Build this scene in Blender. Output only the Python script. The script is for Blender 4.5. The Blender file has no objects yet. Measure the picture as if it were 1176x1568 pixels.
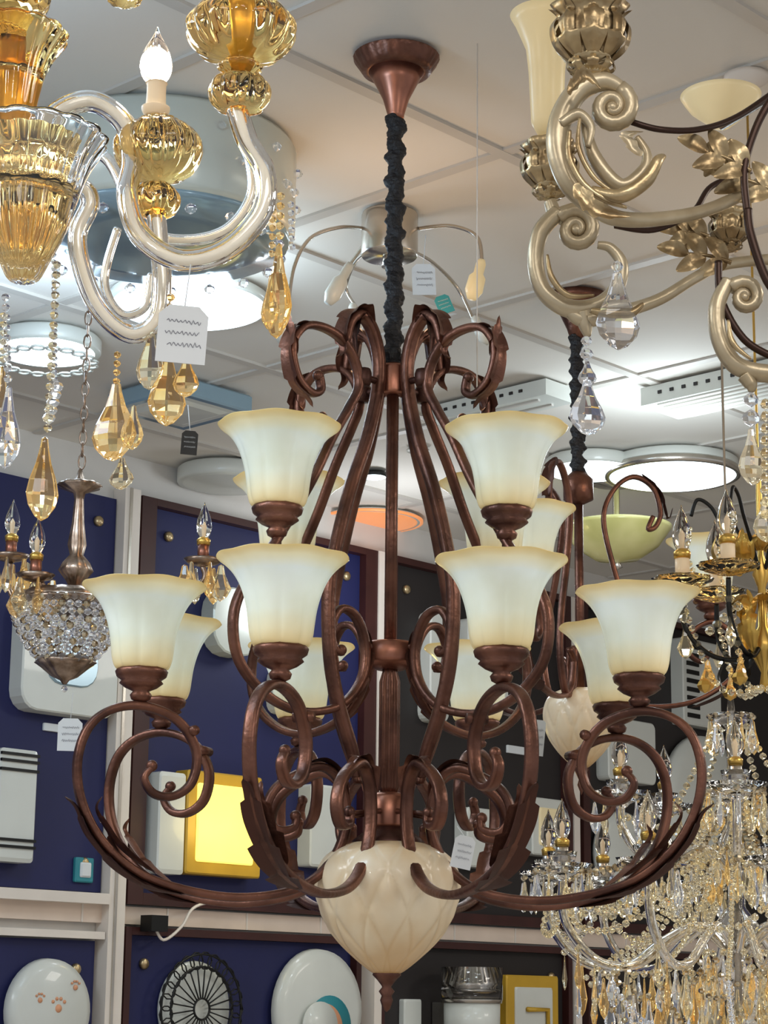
import bpy, math, random
from mathutils import Vector, Matrix
random.seed(7)
pi=math.pi
CAM=Vector((0,0,1.6)); TH=math.radians(13.3); RO=math.radians(.65); F=3250.0
CEIL=3.03
fw=Vector((0,math.cos(TH),math.sin(TH)))
u0=Vector((0,-math.sin(TH),math.cos(TH))); r0=Vector((1,0,0))
rt=r0*math.cos(RO)+u0*math.sin(RO); up=u0*math.cos(RO)-r0*math.sin(RO)
def sight(x,y): return fw*F+rt*(x-588)+up*(784-y)
def S(x,y,d):
    v=sight(x,y); return CAM+v*(d/v.y)
def C(x,y,z=CEIL):
    v=sight(x,y); return CAM+v*((z-CAM.z)/v.z)
WA=Vector((-.96,5.14,0)); WD=Vector((.684,.7295,0)).normalized(); WN=Vector((WD.y,-WD.x,0))
def Wl(x,y):
    v=sight(x,y); s=(WA-CAM).dot(WN)/v.dot(WN); p=CAM+v*s
    return (p-WA).dot(WD),p.z
MW=Matrix(((WD.x,-WN.x,0,WA.x),(WD.y,-WN.y,0,WA.y),(0,0,1,0),(0,0,0,1)))
RW=Matrix.Rotation(-math.atan2(WD.y,WD.x),4,'Z')   # whole shop turned so its back wall runs along X

# ---------------------------------------------------------------- materials
def mat(name,base,metal=0,rough=.5,trans=0,ior=1.45,emis=None,es=0,coat=0,var=.15,nscale=8,base2=None,bump=0,bscale=40,transl=0,tint=None):
    m=bpy.data.materials.new(name); m.use_nodes=True; nt=m.node_tree; N=nt.nodes; L=nt.links
    p=N['Principled BSDF']
    tc=N.new('ShaderNodeTexCoord'); nz=N.new('ShaderNodeTexNoise'); nz.inputs['Scale'].default_value=nscale; nz.inputs['Detail'].default_value=3
    L.new(tc.outputs['Object'],nz.inputs['Vector'])
    cr_=N.new('ShaderNodeValToRGB'); cr_.color_ramp.elements[0].position=.35; cr_.color_ramp.elements[1].position=.65
    b2=base2 or tuple(c*(1-var) for c in base)
    cr_.color_ramp.elements[0].color=(*b2,1); cr_.color_ramp.elements[1].color=(*base,1)
    L.new(nz.outputs['Fac'],cr_.inputs['Fac']); col=cr_.outputs['Color']
    if tint:
        at=N.new('ShaderNodeAttribute'); at.attribute_name='tint'
        r2=N.new('ShaderNodeValToRGB'); el=r2.color_ramp.elements
        el[0].position=0; el[0].color=(*tint[0][1],1); el[1].position=1; el[1].color=(*tint[-1][1],1)
        for po,cc in tint[1:-1]: e=el.new(po); e.color=(*cc,1)
        L.new(at.outputs['Fac'],r2.inputs['Fac'])
        mm=N.new('ShaderNodeMix'); mm.data_type='RGBA'; mm.blend_type='MULTIPLY'; mm.inputs[0].default_value=1
        L.new(r2.outputs['Color'],mm.inputs[6]); L.new(col,mm.inputs[7]); col=mm.outputs[2]
    L.new(col,p.inputs['Base Color'])
    p.inputs['Metallic'].default_value=metal; p.inputs['Roughness'].default_value=rough
    p.inputs['Transmission Weight'].default_value=trans; p.inputs['IOR'].default_value=ior
    p.inputs['Coat Weight'].default_value=coat
    if emis:
        p.inputs['Emission Color'].default_value=(*emis,1); p.inputs['Emission Strength'].default_value=es
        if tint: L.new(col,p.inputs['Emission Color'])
    if bump:
        n2=N.new('ShaderNodeTexNoise'); n2.inputs['Scale'].default_value=bscale; L.new(tc.outputs['Object'],n2.inputs['Vector'])
        bp=N.new('ShaderNodeBump'); bp.inputs['Strength'].default_value=bump; bp.inputs['Distance'].default_value=.004
        L.new(n2.outputs['Fac'],bp.inputs['Height']); L.new(bp.outputs['Normal'],p.inputs['Normal'])
    if transl:
        tr=N.new('ShaderNodeBsdfTranslucent'); L.new(col,tr.inputs['Color'])
        mx=N.new('ShaderNodeMixShader'); mx.inputs[0].default_value=transl
        L.new(p.outputs[0],mx.inputs[1]); L.new(tr.outputs[0],mx.inputs[2]); L.new(mx.outputs[0],N['Material Output'].inputs['Surface'])
    return m
bronze=mat('antique_bronze',(.21,.092,.062),.76,.37,base2=(.085,.038,.028),nscale=16,bump=.2,bscale=120)
bronzeD=mat('dark_bronze',(.085,.037,.028),.72,.42)
copper=mat('brushed_copper',(.42,.18,.12),.88,.34,base2=(.25,.105,.072),nscale=20)
alab=mat('alabaster_glass',(1,1,1),0,.24,base2=(.92,.91,.85),nscale=12,transl=.38,coat=.3,emis=(1,1,1),es=.21,  # shades are unlit; emission added to brighten the glass
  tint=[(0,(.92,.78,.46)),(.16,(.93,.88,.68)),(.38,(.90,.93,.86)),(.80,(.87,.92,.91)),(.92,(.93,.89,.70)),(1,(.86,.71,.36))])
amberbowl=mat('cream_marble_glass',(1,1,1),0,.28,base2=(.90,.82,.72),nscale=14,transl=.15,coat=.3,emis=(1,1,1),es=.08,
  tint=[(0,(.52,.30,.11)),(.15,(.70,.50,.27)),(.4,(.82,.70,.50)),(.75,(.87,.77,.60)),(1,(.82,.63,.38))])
blackcloth=mat('black_cloth',(.012,.012,.015),0,.55,bump=.6,bscale=300)
amberG=mat('amber_glass',(1,.76,.34),0,.03,trans=1,ior=1.45,base2=(1,.58,.14),nscale=14)
clearG=mat('clear_glass',(.97,.98,1),0,.02,trans=1,ior=1.45,var=.03)
pearlG=mat('pearl_gold_glass',(.90,.82,.66),.05,.15,coat=1,base2=(.76,.69,.56),nscale=10,emis=(.9,.8,.62),es=.12)  # slight emission added for the pearly look, no lamp inside
crys=mat('crystal',(1,1,1),0,.0,trans=1,ior=1.5,base2=(.9,.93,1),nscale=60,emis=(.9,.95,1),es=.04)  # faint emission in all crystal glass, added in place of caught light
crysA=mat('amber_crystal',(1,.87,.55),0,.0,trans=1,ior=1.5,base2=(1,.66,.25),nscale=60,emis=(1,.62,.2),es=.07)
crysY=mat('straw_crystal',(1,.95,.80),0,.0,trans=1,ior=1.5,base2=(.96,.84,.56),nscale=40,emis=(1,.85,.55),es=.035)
silverC=mat('crystal_facet_mirror',(.95,.87,.68),.9,.08,base2=(.38,.28,.16),nscale=90)
goldC=mat('champagne_gold',(.58,.45,.26),.8,.32,base2=(.25,.17,.085),nscale=24,bump=.25,bscale=90)
creamGold=mat('patina_cream_gold',(.58,.49,.34),.5,.34,base2=(.36,.28,.17),nscale=14,bump=.12,bscale=80)
gold=mat('leaf_gold',(.75,.48,.12),.85,.3)
darkrod=mat('dark_brown_metal',(.045,.022,.015),.6,.35)
black=mat('black_iron',(.012,.012,.012),.4,.4)
pewter=mat('antique_pewter',(.46,.35,.28),.85,.28,base2=(.18,.12,.08),nscale=45)
chrome=mat('brushed_nickel',(.62,.58,.52),.95,.25)
creamglass=mat('cream_frosted_glass',(.93,.82,.55),0,.3,transl=.4,emis=(1,.82,.5),es=.2)
paper=mat('white_card',(.70,.73,.75),0,.7,var=.05)
ink=mat('ink',(.16,.16,.21),0,.6)
ceilm=mat('ceiling_tile_white',(.71,.68,.63),0,.8,var=.04,nscale=2,bump=.05,bscale=200)
gridm=mat('ceiling_grid_paint',(.55,.52,.48),0,.5,var=.04)
wallm=mat('wall_paint_white',(.64,.61,.57),0,.7,var=.06)
trimm=mat('white_trim_paint',(.76,.69,.62),0,.5,var=.06)
beige=mat('cream_rail',(.78,.64,.53),0,.5,var=.08)
brown=mat('mahogany_frame',(.05,.013,.011),0,.4,var=.3)
blue=mat('navy_display_board',(.009,.012,.078),0,.6,var=.2,nscale=3)
dark=mat('charcoal_display_board',(.020,.016,.016),0,.55,var=.2,nscale=3)
floorm=mat('floor_tile',(.5,.45,.4),0,.3,var=.1)
whiteglow=mat('led_white_diffuser',(.95,.95,.95),0,.4,emis=(.78,.93,1),es=3.6)
opal=mat('opal_acrylic',(.64,.66,.62),0,.35,var=.05,coat=.3)
opalY=mat('yellow_lit_diffuser',(.95,.8,.2),0,.4,emis=(1,.78,.14),es=1.15)
yellowF=mat('yellow_frame',(.60,.36,.035),.1,.35)
candle=mat('cream_candle_sleeve',(.85,.70,.5),0,.45,emis=(1,.7,.4),es=.15)
bulbG=mat('clear_bulb_glass',(1,.98,.94),0,.02,trans=1,ior=1.35,var=.02)
bulbLit=mat('lit_bulb',(1,.9,.7),0,.2,emis=(1,.86,.62),es=9)
orange=mat('orange_acrylic',(.8,.26,.08),0,.3,emis=(1,.38,.14),es=.5)
ygreen=mat('alabaster_yellow_glass',(.72,.66,.30),0,.25,base2=(.50,.47,.15),nscale=7,coat=.5)
bluegray=mat('blue_gray_glass',(.28,.40,.48),.3,.15,var=.15,nscale=3)
creamdrum=mat('cream_drum_glass',(.58,.62,.57),.1,.2,var=.1,nscale=3)
teal=mat('teal_print',(.03,.25,.3),0,.5)
pawm=mat('terracotta_print',(.75,.36,.2),0,.6)

# ---------------------------------------------------------------- mesh builder
def cr(pts,n=6):
    P=[Vector(p) for p in pts]; out=[]
    for i in range(len(P)-1):
        a=P[max(i-1,0)];b=P[i];c=P[i+1];d=P[min(i+2,len(P)-1)]
        for k in range(n):
            t=k/n
            out.append(.5*((2*b)+(c-a)*t+(2*a-5*b+4*c-d)*t*t+(3*b-a-3*c+d)*t**3))
    out.append(P[-1]); return out
class B:
    def __init__(s): s.v=[];s.f=[];s.m=[];s.s=[];s.tn=[];s.mats=[];s.M=Matrix.Identity(4)
    def add(s,vs,fs,mt,smooth=True,tn=None):
        if mt not in s.mats: s.mats.append(mt)
        k=s.mats.index(mt); o=len(s.v)
        s.v+=[s.M@Vector(p) for p in vs]; s.tn+=(tn if tn else [0.5]*len(vs))
        for f in fs: s.f.append([i+o for i in f]); s.m.append(k); s.s.append(smooth)
    def box(s,x0,x1,y0,y1,z0,z1,mt):
        vs=[(x,y,z) for z in(z0,z1) for y in(y0,y1) for x in(x0,x1)]
        s.add(vs,[(0,2,3,1),(4,5,7,6),(0,1,5,4),(2,6,7,3),(0,4,6,2),(1,3,7,5)],mt,False)
    def bbox(s,x0,x1,y0,y1,z0,z1,mt,r=.01,seg=4):
        pts=[]
        for cx,cz,a0 in((x1-r,z1-r,0),(x0+r,z1-r,90),(x0+r,z0+r,180),(x1-r,z0+r,270)):
            for k in range(seg+1):
                a=math.radians(a0+90*k/seg); pts.append((cx+r*math.cos(a),cz+r*math.sin(a)))
        n=len(pts); e=min(.004,(y1-y0)*.3)
        cx=(x0+x1)/2;cz=(z0+z1)/2
        def ring(y,k): return [(cx+(p[0]-cx)*k,y,cz+(p[1]-cz)*k) for p in pts]
        w=max(x1-x0,.001); k=1-2*e/w
        vs=ring(y0,k)+ring(y0+e,1)+ring(y1,1)
        fs=[tuple(range(n))]+[tuple(range(3*n-1,2*n-1,-1))]
        for j in range(2):
            for i in range(n): fs.append((j*n+i,j*n+(i+1)%n,(j+1)*n+(i+1)%n,(j+1)*n+i)[::-1])
        s.add(vs,fs,mt,False)
    def lathe(s,prof,mt,n=24,o=(0,0,0),lob=None,smooth=True,sc=(1,1,1),rot=None,tf=None):
        o=Vector(o); vs=[];fs=[];m=len(prof);tn=[]
        for i,(r,z) in enumerate(prof):
            for k in range(n):
                a=2*pi*k/n; rr=r*(lob(a,i/(m-1)) if lob else 1); p=Vector((rr*math.cos(a)*sc[0],rr*math.sin(a)*sc[1],z*sc[2]))
                if rot: p=rot@p
                vs.append(o+p); tn.append(tf(a,i/(m-1)) if tf else i/(m-1))
        for i in range(m-1):
            for k in range(n): fs.append((i*n+k,i*n+(k+1)%n,(i+1)*n+(k+1)%n,(i+1)*n+k))
        if prof[0][0]>1e-4: fs.append(tuple(range(n-1,-1,-1)))
        if prof[-1][0]>1e-4: fs.append(tuple((m-1)*n+k for k in range(n)))
        s.add(vs,fs,mt,smooth,tn)
    def shell(s,prof,mt,n=32,o=(0,0,0),lob=None,th=.0025,zrim=None):
        o=Vector(o);m=len(prof);vs=[];fs=[];tn=[]
        for off in(0,th):
            for i,(r,z) in enumerate(prof):
                for k in range(n):
                    a=2*pi*k/n; rr=max((r*(lob(a,i/(m-1)) if lob else 1))-off,.0005); zz=z+(zrim(a)*(i/(m-1))**3 if zrim else 0)
                    vs.append(o+Vector((rr*math.cos(a),rr*math.sin(a),zz))); tn.append(z/prof[-1][1])
        for i in range(m-1):
            for k in range(n):
                f=(i*n+k,i*n+(k+1)%n,(i+1)*n+(k+1)%n,(i+1)*n+k); fs.append(f); fs.append(tuple(m*n+q for q in f[::-1]))
        for k in range(n):
            a=(m-1)*n+k;c=(m-1)*n+(k+1)%n; fs.append((a,c,c+m*n,a+m*n))
        s.add(vs,fs,mt,True,tn)
    def tube(s,pts,rad,mt,n=8,bn=None,asp=1,e=1.0,smooth=True,caps=True):
        P=[Vector(p) for p in pts]; m=len(P)
        if not hasattr(rad,'__len__'): rad=[rad]*m
        elif len(rad)!=m:
            R=[]
            for i in range(m):
                q=i/(m-1)*(len(rad)-1); j=min(int(q),len(rad)-2); R.append(rad[j]*(1-q+j)+rad[j+1]*(q-j))
            rad=R
        vs=[];fs=[];side=None
        for i in range(m):
            t=(P[min(i+1,m-1)]-P[max(i-1,0)]).normalized()
            if bn is not None: sd=Vector(bn)
            else:
                if side is None: side=t.orthogonal().normalized()
                side=(side-t*side.dot(t)).normalized(); sd=side
            nr=sd.cross(t).normalized()
            for k in range(n):
                a=2*pi*(k+.5)/n; c=math.cos(a);q=math.sin(a)
                c=math.copysign(abs(c)**e,c);q=math.copysign(abs(q)**e,q)
                vs.append(P[i]+sd*c*rad[i]*asp+nr*q*rad[i])
        for i in range(m-1):
            for k in range(n): fs.append((i*n+k,i*n+(k+1)%n,(i+1)*n+(k+1)%n,(i+1)*n+k))
        if caps: fs.append(tuple(range(n-1,-1,-1))); fs.append(tuple((m-1)*n+k for k in range(n)))
        s.add(vs,fs,mt,smooth)
    def ball(s,c,r,mt,n=14,sc=(1,1,1),lob=None):
        k=9; s.lathe([(max(r*math.sin(pi*i/k),1e-5),-r*math.cos(pi*i/k)) for i in range(k+1)],mt,n,c,lob,True,sc)
    def leaf(s,pts,w,mt,bn=(0,1,0),lobes=4,cup=.35,tn=.6,ser=.5):
        P=cr(pts,10);m=len(P);bn=Vector(bn);vs=[];fs=[]
        for i in range(m):
            t=i/(m-1);tg=(P[min(i+1,m-1)]-P[max(i-1,0)]).normalized();nr=bn.cross(tg).normalized()
            env=math.sin(pi*min(t**tn,1)*.97)+.05
            ww=w*env*(1+(ser*(((t*lobes)%1)-.5) if lobes>1 else 0))
            for q in(-1,-.5,0,.5,1):
                vs.append(P[i]+bn*ww*q+nr*(cup*w*env*(1-abs(q))*(.5 if abs(q)==.5 else 1))-(tg*abs(q)*w*.3 if lobes>1 else Vector()))
        for i in range(m-1):
            for k in range(4): fs.append((i*5+k,i*5+k+1,(i+1)*5+k+1,(i+1)*5+k))
        s.add(vs,fs,mt)
    def drop(s,top,h,w,mt,n=6,flat=.55,tw=0):
        if n>6: pr=[(.0005,0),(.10,-.03),(.14,-.14),(.24,-.32),(.42,-.52),(.5,-.68),(.42,-.82),(.2,-.95),(.0005,-1)]
        else: pr=[(.0005,0),(.12,-.04),(.2,-.28),(.5,-.66),(.30,-.88),(.0005,-1)]
        R=Matrix.Rotation(tw,4,'Z')
        s.lathe([(max(r*w,1e-5),z*h) for r,z in pr][::-1],mt,n,top,None,False,(1,flat,1),R)
    def bead(s,c,r,mt,n=6):
        s.lathe([(1e-5,-r),(r*.75,-r*.55),(r,0),(r*.75,r*.55),(1e-5,r)],mt,n,c,None,False)
    def strand(s,pts,r,mt,gap=2.2,sub=6):
        P=cr(pts,sub) if len(pts)>2 else [Vector(p) for p in pts]; acc=0
        for i in range(len(P)-1):
            a,b=P[i],P[i+1];L=(b-a).length;d=gap*r-acc
            while d<=L: s.bead(a.lerp(b,d/L),r,mt,5); d+=gap*r
            acc=(acc+L)%(gap*r) if L else acc
    def obj(s,name,loc=None):
        me=bpy.data.meshes.new(name)
        if loc is None:
            L=sum(s.v,Vector())/len(s.v); vv=[p-L for p in s.v]
        else: L=Vector(loc); vv=s.v
        me.from_pydata([tuple(RW@p) for p in vv],[],s.f)
        for m in s.mats: me.materials.append(m)
        me.polygons.foreach_set('material_index',s.m); me.polygons.foreach_set('use_smooth',s.s)
        at=me.attributes.new('tint','FLOAT','POINT'); at.data.foreach_set('value',s.tn); me.update()
        ob=bpy.data.objects.new(name,me); ob.location=RW@L; bpy.context.scene.collection.objects.link(ob)
        return ob
RZ=lambda a: Matrix.Rotation(a,4,'Z')
T=lambda p: Matrix.Translation(Vector(p))

# ---------------------------------------------------------------- room
b=B(); b.M=MW; b.box(-6,6,-7,0,CEIL,CEIL+.1,ceilm); b.obj('ceiling')
b=B(); b.M=MW; b.box(-6,6,-7,0,-.1,0,floorm); b.obj('floor')
b=B(); b.M=MW; b.box(-6,6,0,.12,0,CEIL,wallm); b.obj('wall_back')
b=B(); b.M=MW; b.box(6,6.12,-7,.12,0,CEIL,wallm); b.obj('wall_right')
b=B(); b.M=MW
for i in range(0,12): b.box(-5.9,5.9,-i*.6-.262,-i*.6-.238,CEIL-.006,CEIL,gridm)
for i in range(-9,10): b.box(i*.6+.088,i*.6+.112,-6.9,-.01,CEIL-.0052,CEIL-.0001,gridm)
b.obj('trim_1')
def t_(x,y=1100): return Wl(x,y)[0]
zt=2.9; zb=Wl(60,1362)[1]; zl=Wl(60,1438)[1]
P1=t_(157);P2a=t_(186);P2=t_(212);P2e=t_(540);P3=t_(590);P3e=t_(850);P4=t_(874)
ntrim=[5]
def board(name,t0,t1,z0,z1,m,fr=None,fw_=.035):
    b=B();b.M=MW
    b.box(t0,t1,-.02,-.001,z0,z1,m); b.obj(name)
    b=B();b.M=MW
    if fr:
        b.box(t0-fw_,t0-.0005,-.045,-.001,z0-.03,z1+.02,fr); b.box(t1+.0005,t1+fw_,-.045,-.001,z0-.03,z1+.02,fr)
        b.box(t0,t1,-.045,-.001,z0-.03,z0-.0005,fr); b.box(t0,t1,-.045,-.001,z1+.0005,z1+.02,fr)
    for tt in(t0+.06,t1-.06):
        for zz in(z0+.07,z1-.07):
            b.M=MW@T((tt,-.0203,zz))@Matrix.Rotation(pi/2,4,'X'); b.lathe([(.014,0),(.014,.008),(.009,.013),(1e-5,.014)],goldC,12)
            b.M=MW
    ntrim[0]+=1; b.obj('trim_%d'%ntrim[0])
board('display_board',-2.6,P1,zb,zt,blue)
board('display_board',P2,P2e,zb+.005,zt,blue,brown,(P2-P2a)*.9)
board('display_board',P3,P3e,zb+.005,zt,dark,brown)
board('display_board',P4+.04,5.0,zb+.005,zt,dark,brown)
board('display_board',-2.6,t_(135,1500),.5,zl,blue)
board('display_board',t_(182,1500),t_(528,1500),.5,zl+.018,blue,brown,.02)
board('display_board',t_(572,1500),P3e,.5,zl+.018,dark,brown,.02)
board('display_board',P4+.04,5.0,.5,zl+.018,dark,brown,.02)
b=B();b.M=MW
b.box(P1+.005,P2a-.005,-.05,-.001,.3,zt+.03,trimm); b.box(P1+.02,P1+.028,-.054,-.04,.3,zt+.03,chrome)
b.obj('trim_2')
b=B();b.M=MW
b.box(-2.6,P1,-.06,-.001,zb-.03,zb-.004,trimm); b.box(-2.6,P1,-.045,-.001,zl+.004,zl+.022,trimm)
b.obj('trim_3')
b=B();b.M=MW
b.box(-2.6,5,-.022,-.001,zl+.045,zb-.03,beige)
t=-2.5
while t<5: b.box(t,t+.005,-.025,-.002,zl+.045,zb-.03,trimm); t+=.28
b.obj('trim_4')
b=B();b.M=MW
for tm in(t_(559),t_(859)): b.box(tm,tm+.03,-.05,-.001,.3,zt+.02,trimm)
b.obj('trim_5')

# wall mounted things
def wr(x0,y0,x1,y1):
    ym=(y0+y1)/2;xm=(x0+x1)/2
    return t_(x0,ym),t_(x1,ym),Wl(xm,y1)[1],Wl(xm,y0)[1]
def plate(x0,y0,x1,y1,m,m2=None,r=.02,inset=.03,dep=.05):
    a,c,z0,z1=wr(x0,y0,x1,y1); b=B(); b.M=MW
    b.bbox(a,c,-.0215-dep,-.0205,z0,z1,m,min(r,(c-a)*.45,(z1-z0)*.45))
    if m2: b.bbox(a+inset,c-inset,-.02-dep-.008,-.02-dep+.01 if dep>.02 else -.021,z0+inset,z1-inset,m2,min(r,(c-a)*.2))
    return b,(a,c,z0,z1)
def disc(b,x,y,rx,m,dep=.05,n=40,o0=.001):
    t,z=Wl(x,y); R=abs(t_(x+rx,y)-t_(x-rx,y))/2
    b.M=MW@T((t,-.02-o0,z))@Matrix.Rotation(pi/2,4,'X')
    b.lathe([(R*.9,0),(R,dep*.3),(R*.98,dep*.7),(R*.8,dep*.95),(1e-5,dep)],m,n); return t,z,R
b,q=plate(215,1185,256,1340,opal,r=.01);b.obj('square_wall_light')
b,q=plate(258,1187,373,1343,yellowF,opalY,.008,.032);b.obj('square_wall_light')
b,q=plate(8,930,155,1098,opal,bluegray,.05,.07);b.obj('square_wall_light')
b,q=plate(-30,1150,28,1322,opal,None,.01)
a,c,z0,z1=q
for k in(.12,.18,.8,.88,.94): b.box(a-.0,c+.001,-.076,-.069,z0+(z1-z0)*k,z0+(z1-z0)*(k+.025),black)
b.obj('striped_wall_light')
b,q=plate(300,905,372,1008,creamdrum,None,.07);b.obj('oval_wall_light')
b,q=plate(632,940,662,1108,opal,None,.03);b.obj('curved_wall_light')
b,q=plate(690,955,752,1085,opal,None,.02);b.obj('curved_wall_light')
b,q=plate(448,1205,500,1330,opal,None,.01);b.obj('square_wall_light')
b,q=plate(688,1240,735,1330,opal,None,.01);b.obj('square_wall_light')
b,q=plate(788,1225,838,1312,opal,creamglass,.01);b.obj('square_wall_light')
b,q=plate(400,1030,470,1098,opal,None,.03);b.obj('square_wall_light')
b,q=plate(905,1105,978,1200,opal,None,.02);b.obj('square_wall_light')
b,q=plate(1020,985,1078,1115,opal,None,.01)
a,c,z0,z1=q
for k in range(9): b.box(a+.02,a+.09,-.076,-.069,z0+(z1-z0)*(.08+k*.1),z0+(z1-z0)*(.13+k*.1),black)
b.obj('striped_wall_light')
b=B();disc(b,1062,1235,62,opal);b.obj('round_wall_light')
b=B();disc(b,935,1310,40,opal);b.obj('round_wall_light')
b=B();t,z,R=disc(b,55,1548,63,opal,.05)
for(px,pz,pr)in((.1,.05,.14),(-.35,.2,.09),(.5,.45,.09),(-.1,-.5,.10)):
    for(dx,dz,rr)in((0,0,1),(-1,.9,.45),(-.35,1.3,.45),(.35,1.3,.45),(1,.9,.45)):
        b.M=MW@T((t+px*R+dx*pr*R,-.069,z+pz*R+dz*pr*R))@Matrix.Rotation(pi/2,4,'X')
        b.lathe([(pr*R*.6*rr,0),(pr*R*.55*rr,.003),(1e-5,.004)],pawm,12)
b.obj('paw_print_wall_light')
b=B();t,z,R=disc(b,285,1545,54,opal,.02)
b.M=MW
for k in range(25):
    a=pi*2*k/25; o=Vector((t,-.06,z))
    b.tube([o+Vector((.2*R*math.cos(a),0,.2*R*math.sin(a))),o+Vector((R*.9*math.cos(a),0,R*.9*math.sin(a)))],.002,black,6)
    c0=o+Vector((R*1.0*math.cos(a),0,R*1.0*math.sin(a)))
    b.tube([c0+Vector((.022*math.cos(q),0,.022*math.sin(q))) for q in [2*pi*j/10 for j in range(11)]],.002,black,5)
for rr in(.22,.87,1.13): b.tube([Vector((t+R*rr*math.cos(q),-.06,z+R*rr*math.sin(q))) for q in [2*pi*j/48 for j in range(49)]],.003,black,6)
b.obj('sunburst_wire_wall_light')
b=B();t,z,R=disc(b,468,1548,66,opal,.05)
b.M=MW@T((t+.12*R,-.069,z-.25*R))@Matrix.Rotation(pi/2,4,'X'); b.lathe([(R*.5,0),(R*.5,.005),(1e-5,.006)],teal,32)
b.M=MW@T((t-.03*R,-.075,z-.3*R))@Matrix.Rotation(pi/2,4,'X'); b.lathe([(R*.42,0),(R*.42,.005),(1e-5,.006)],pawm,32)
b.M=MW@T((t-.16*R,-.08,z-.25*R))@Matrix.Rotation(pi/2,4,'X'); b.lathe([(R*.40,0),(R*.40,.005),(1e-5,.006)],opal,32)
b.obj('crescent_wall_light')
a,c,z0,z1=wr(632,1482,694,1600); b=B(); r=(c-a)/2; b.M=MW@T(((a+c)/2,-.06-r,0))
b.lathe([(r*.9,z0),(r*.92,z1-.09)],opal,28); b.lathe([(r,z1-.09),(r,z1),(r*.93,z1),(r*.93,z1-.06)],clearG,28); b.lathe([(r*.97,z1-.1),(r,z1-.085),(r*.9,z1-.08)],chrome,28)
b.box(-.03,.03,0,r+.037,z0+.05,z0+.12,chrome)
b.obj('cylinder_wall_sconce')
b,q=plate(748,1494,828,1640,yellowF,opal,.006,.035)
a,c,z0,z1=q; b.tube([(a+.08,-.085,z1-.1),(c-.07,-.085,z1-.1),(c-.07,-.085,z1-.2),(a+.1,-.085,z1-.2),(a+.1,-.085,z1-.28)],.008,yellowF,6)
b.obj('square_wall_light')
b,q=plate(603,1530,630,1600,opal,None,.006,dep=.02);b.obj('wall_switch')
b,q=plate(104,1314,132,1352,teal,paper,.004,.012,.01);b.obj('product_label')
for(x,y)in((75,1116),(785,1150)):
    b,q=plate(x-18,y-6,x+18,y+6,paper,None,.003,dep=.006);b.obj('product_label')
b=B(); tt=[Wl(x,y) for x,y in((208,1415),(222,1440),(250,1420),(268,1392),(300,1382),(338,1384))]
b.M=MW; b.tube(cr([(t,-.07,z) for t,z in tt],6),.004,trimm,6); b.box(tt[0][0]-.025,tt[0][0]+.03,-.09,-.047,tt[0][1]-.02,tt[0][1]+.02,black)
b.obj('power_cable')

# ---------------------------------------------------------------- ceiling fixtures
def scale_at(p): return F/((p-CAM).dot(fw))
cpt=S(250,205,3.36); R=205/scale_at(cpt)
b=B(); b.M=T((cpt.x,3.36,CEIL))
b.lathe([(R*.98,-.007),(R,-.015),(R,-.155),(R*.97,-.165)],creamdrum,56)
b.lathe([(R*.97,-.16),(R*.95,-.175),(R*.6,-.185),(1e-5,-.188)],bluegray,56)
for k in range(36):
    a=2*pi*k/36
    if k%2: b.bead((R*.9*math.cos(a),R*.9*math.sin(a),-.19),.010,crys)
    b.bead((R*1.01*math.cos(a),R*1.01*math.sin(a),-.10 if k%3 else -.05),.009,crys)
b.obj('drum_ceiling_light')
def flush(name,x,y,R,h,side,face,rim=None,ins=.86,n=48):
    p=C(x,y,CEIL-h); b=B(); b.M=T((p.x,p.y,CEIL))@RZ(math.atan2(WD.y,WD.x)+pi/4)
    b.lathe([(R*.96,-.007),(R,-.012),(R,-h*.9),(R*.97,-h)],side,n,smooth=n>8)
    b.lathe([(R*.97,-h*.98),(R*ins,-h*1.02),(R*ins*.8,-h*1.12),(1e-5,-h*1.18)],face,n,smooth=n>8)
    if rim: b.lathe([(R*1.0,-h*.6),(R*1.03,-h*.7),(R*1.03,-h),(R*.97,-h*1.03),(R*.96,-h*.95)],rim,48)
    return b.obj(name),p
flush('round_ceiling_light',290,470,.165,.03,opal,whiteglow,None,.93)
flush('round_ceiling_light',1030,730,.172,.05,opal,whiteglow,chrome,.95)
flush('round_ceiling_light',905,722,.12,.04,opal,whiteglow,None,.93)
o,p=flush('ornate_ceiling_light',70,540,.12,.04,opal,whiteglow,None,.8)
b=B(); b.M=T((p.x,p.y,CEIL-.06))
for k in range(20):
    a=2*pi*k/20; c=Vector((.1*math.cos(a),.1*math.sin(a),0)); b.tube([c+Vector((.014*math.cos(q),.014*math.sin(q),0)) for q in [2*pi*j/10 for j in range(11)]],.003,opal,5)
ob=b.obj('filigree_ring'); ob.parent=o; ob.matrix_parent_inverse=Matrix.Translation(-o.location)
flush('dome_ceiling_light',345,742,.13,.05,opal,opal)
flush('square_ceiling_light',275,630,.17,.05,bluegray,opal,None,.7,4)
flush('orange_ceiling_light',568,800,.15,.02,opal,orange,orange)
flush('recessed_spotlight',573,731,.035,.02,black,whiteglow)
flush('recessed_spotlight',640,690,.03,.01,opal,opal)
p=S(945,862,5.6);b=B();b.M=T(p); R=85/scale_at(p)
b.lathe([(1e-5,0),(R*.4,.01),(R*.75,.045),(R*.97,.09),(R,.1),(R*.96,.1),(R*.7,.055),(1e-5,.02)],ygreen,40)
b.lathe([(1e-5,-.02),(.015,-.012),(.008,0),(.01,CEIL-p.z-.03),(.07,CEIL-p.z-.02),(.07,CEIL-p.z-.007)],chrome,20)
b.obj('bowl_pendant_light')
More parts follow.
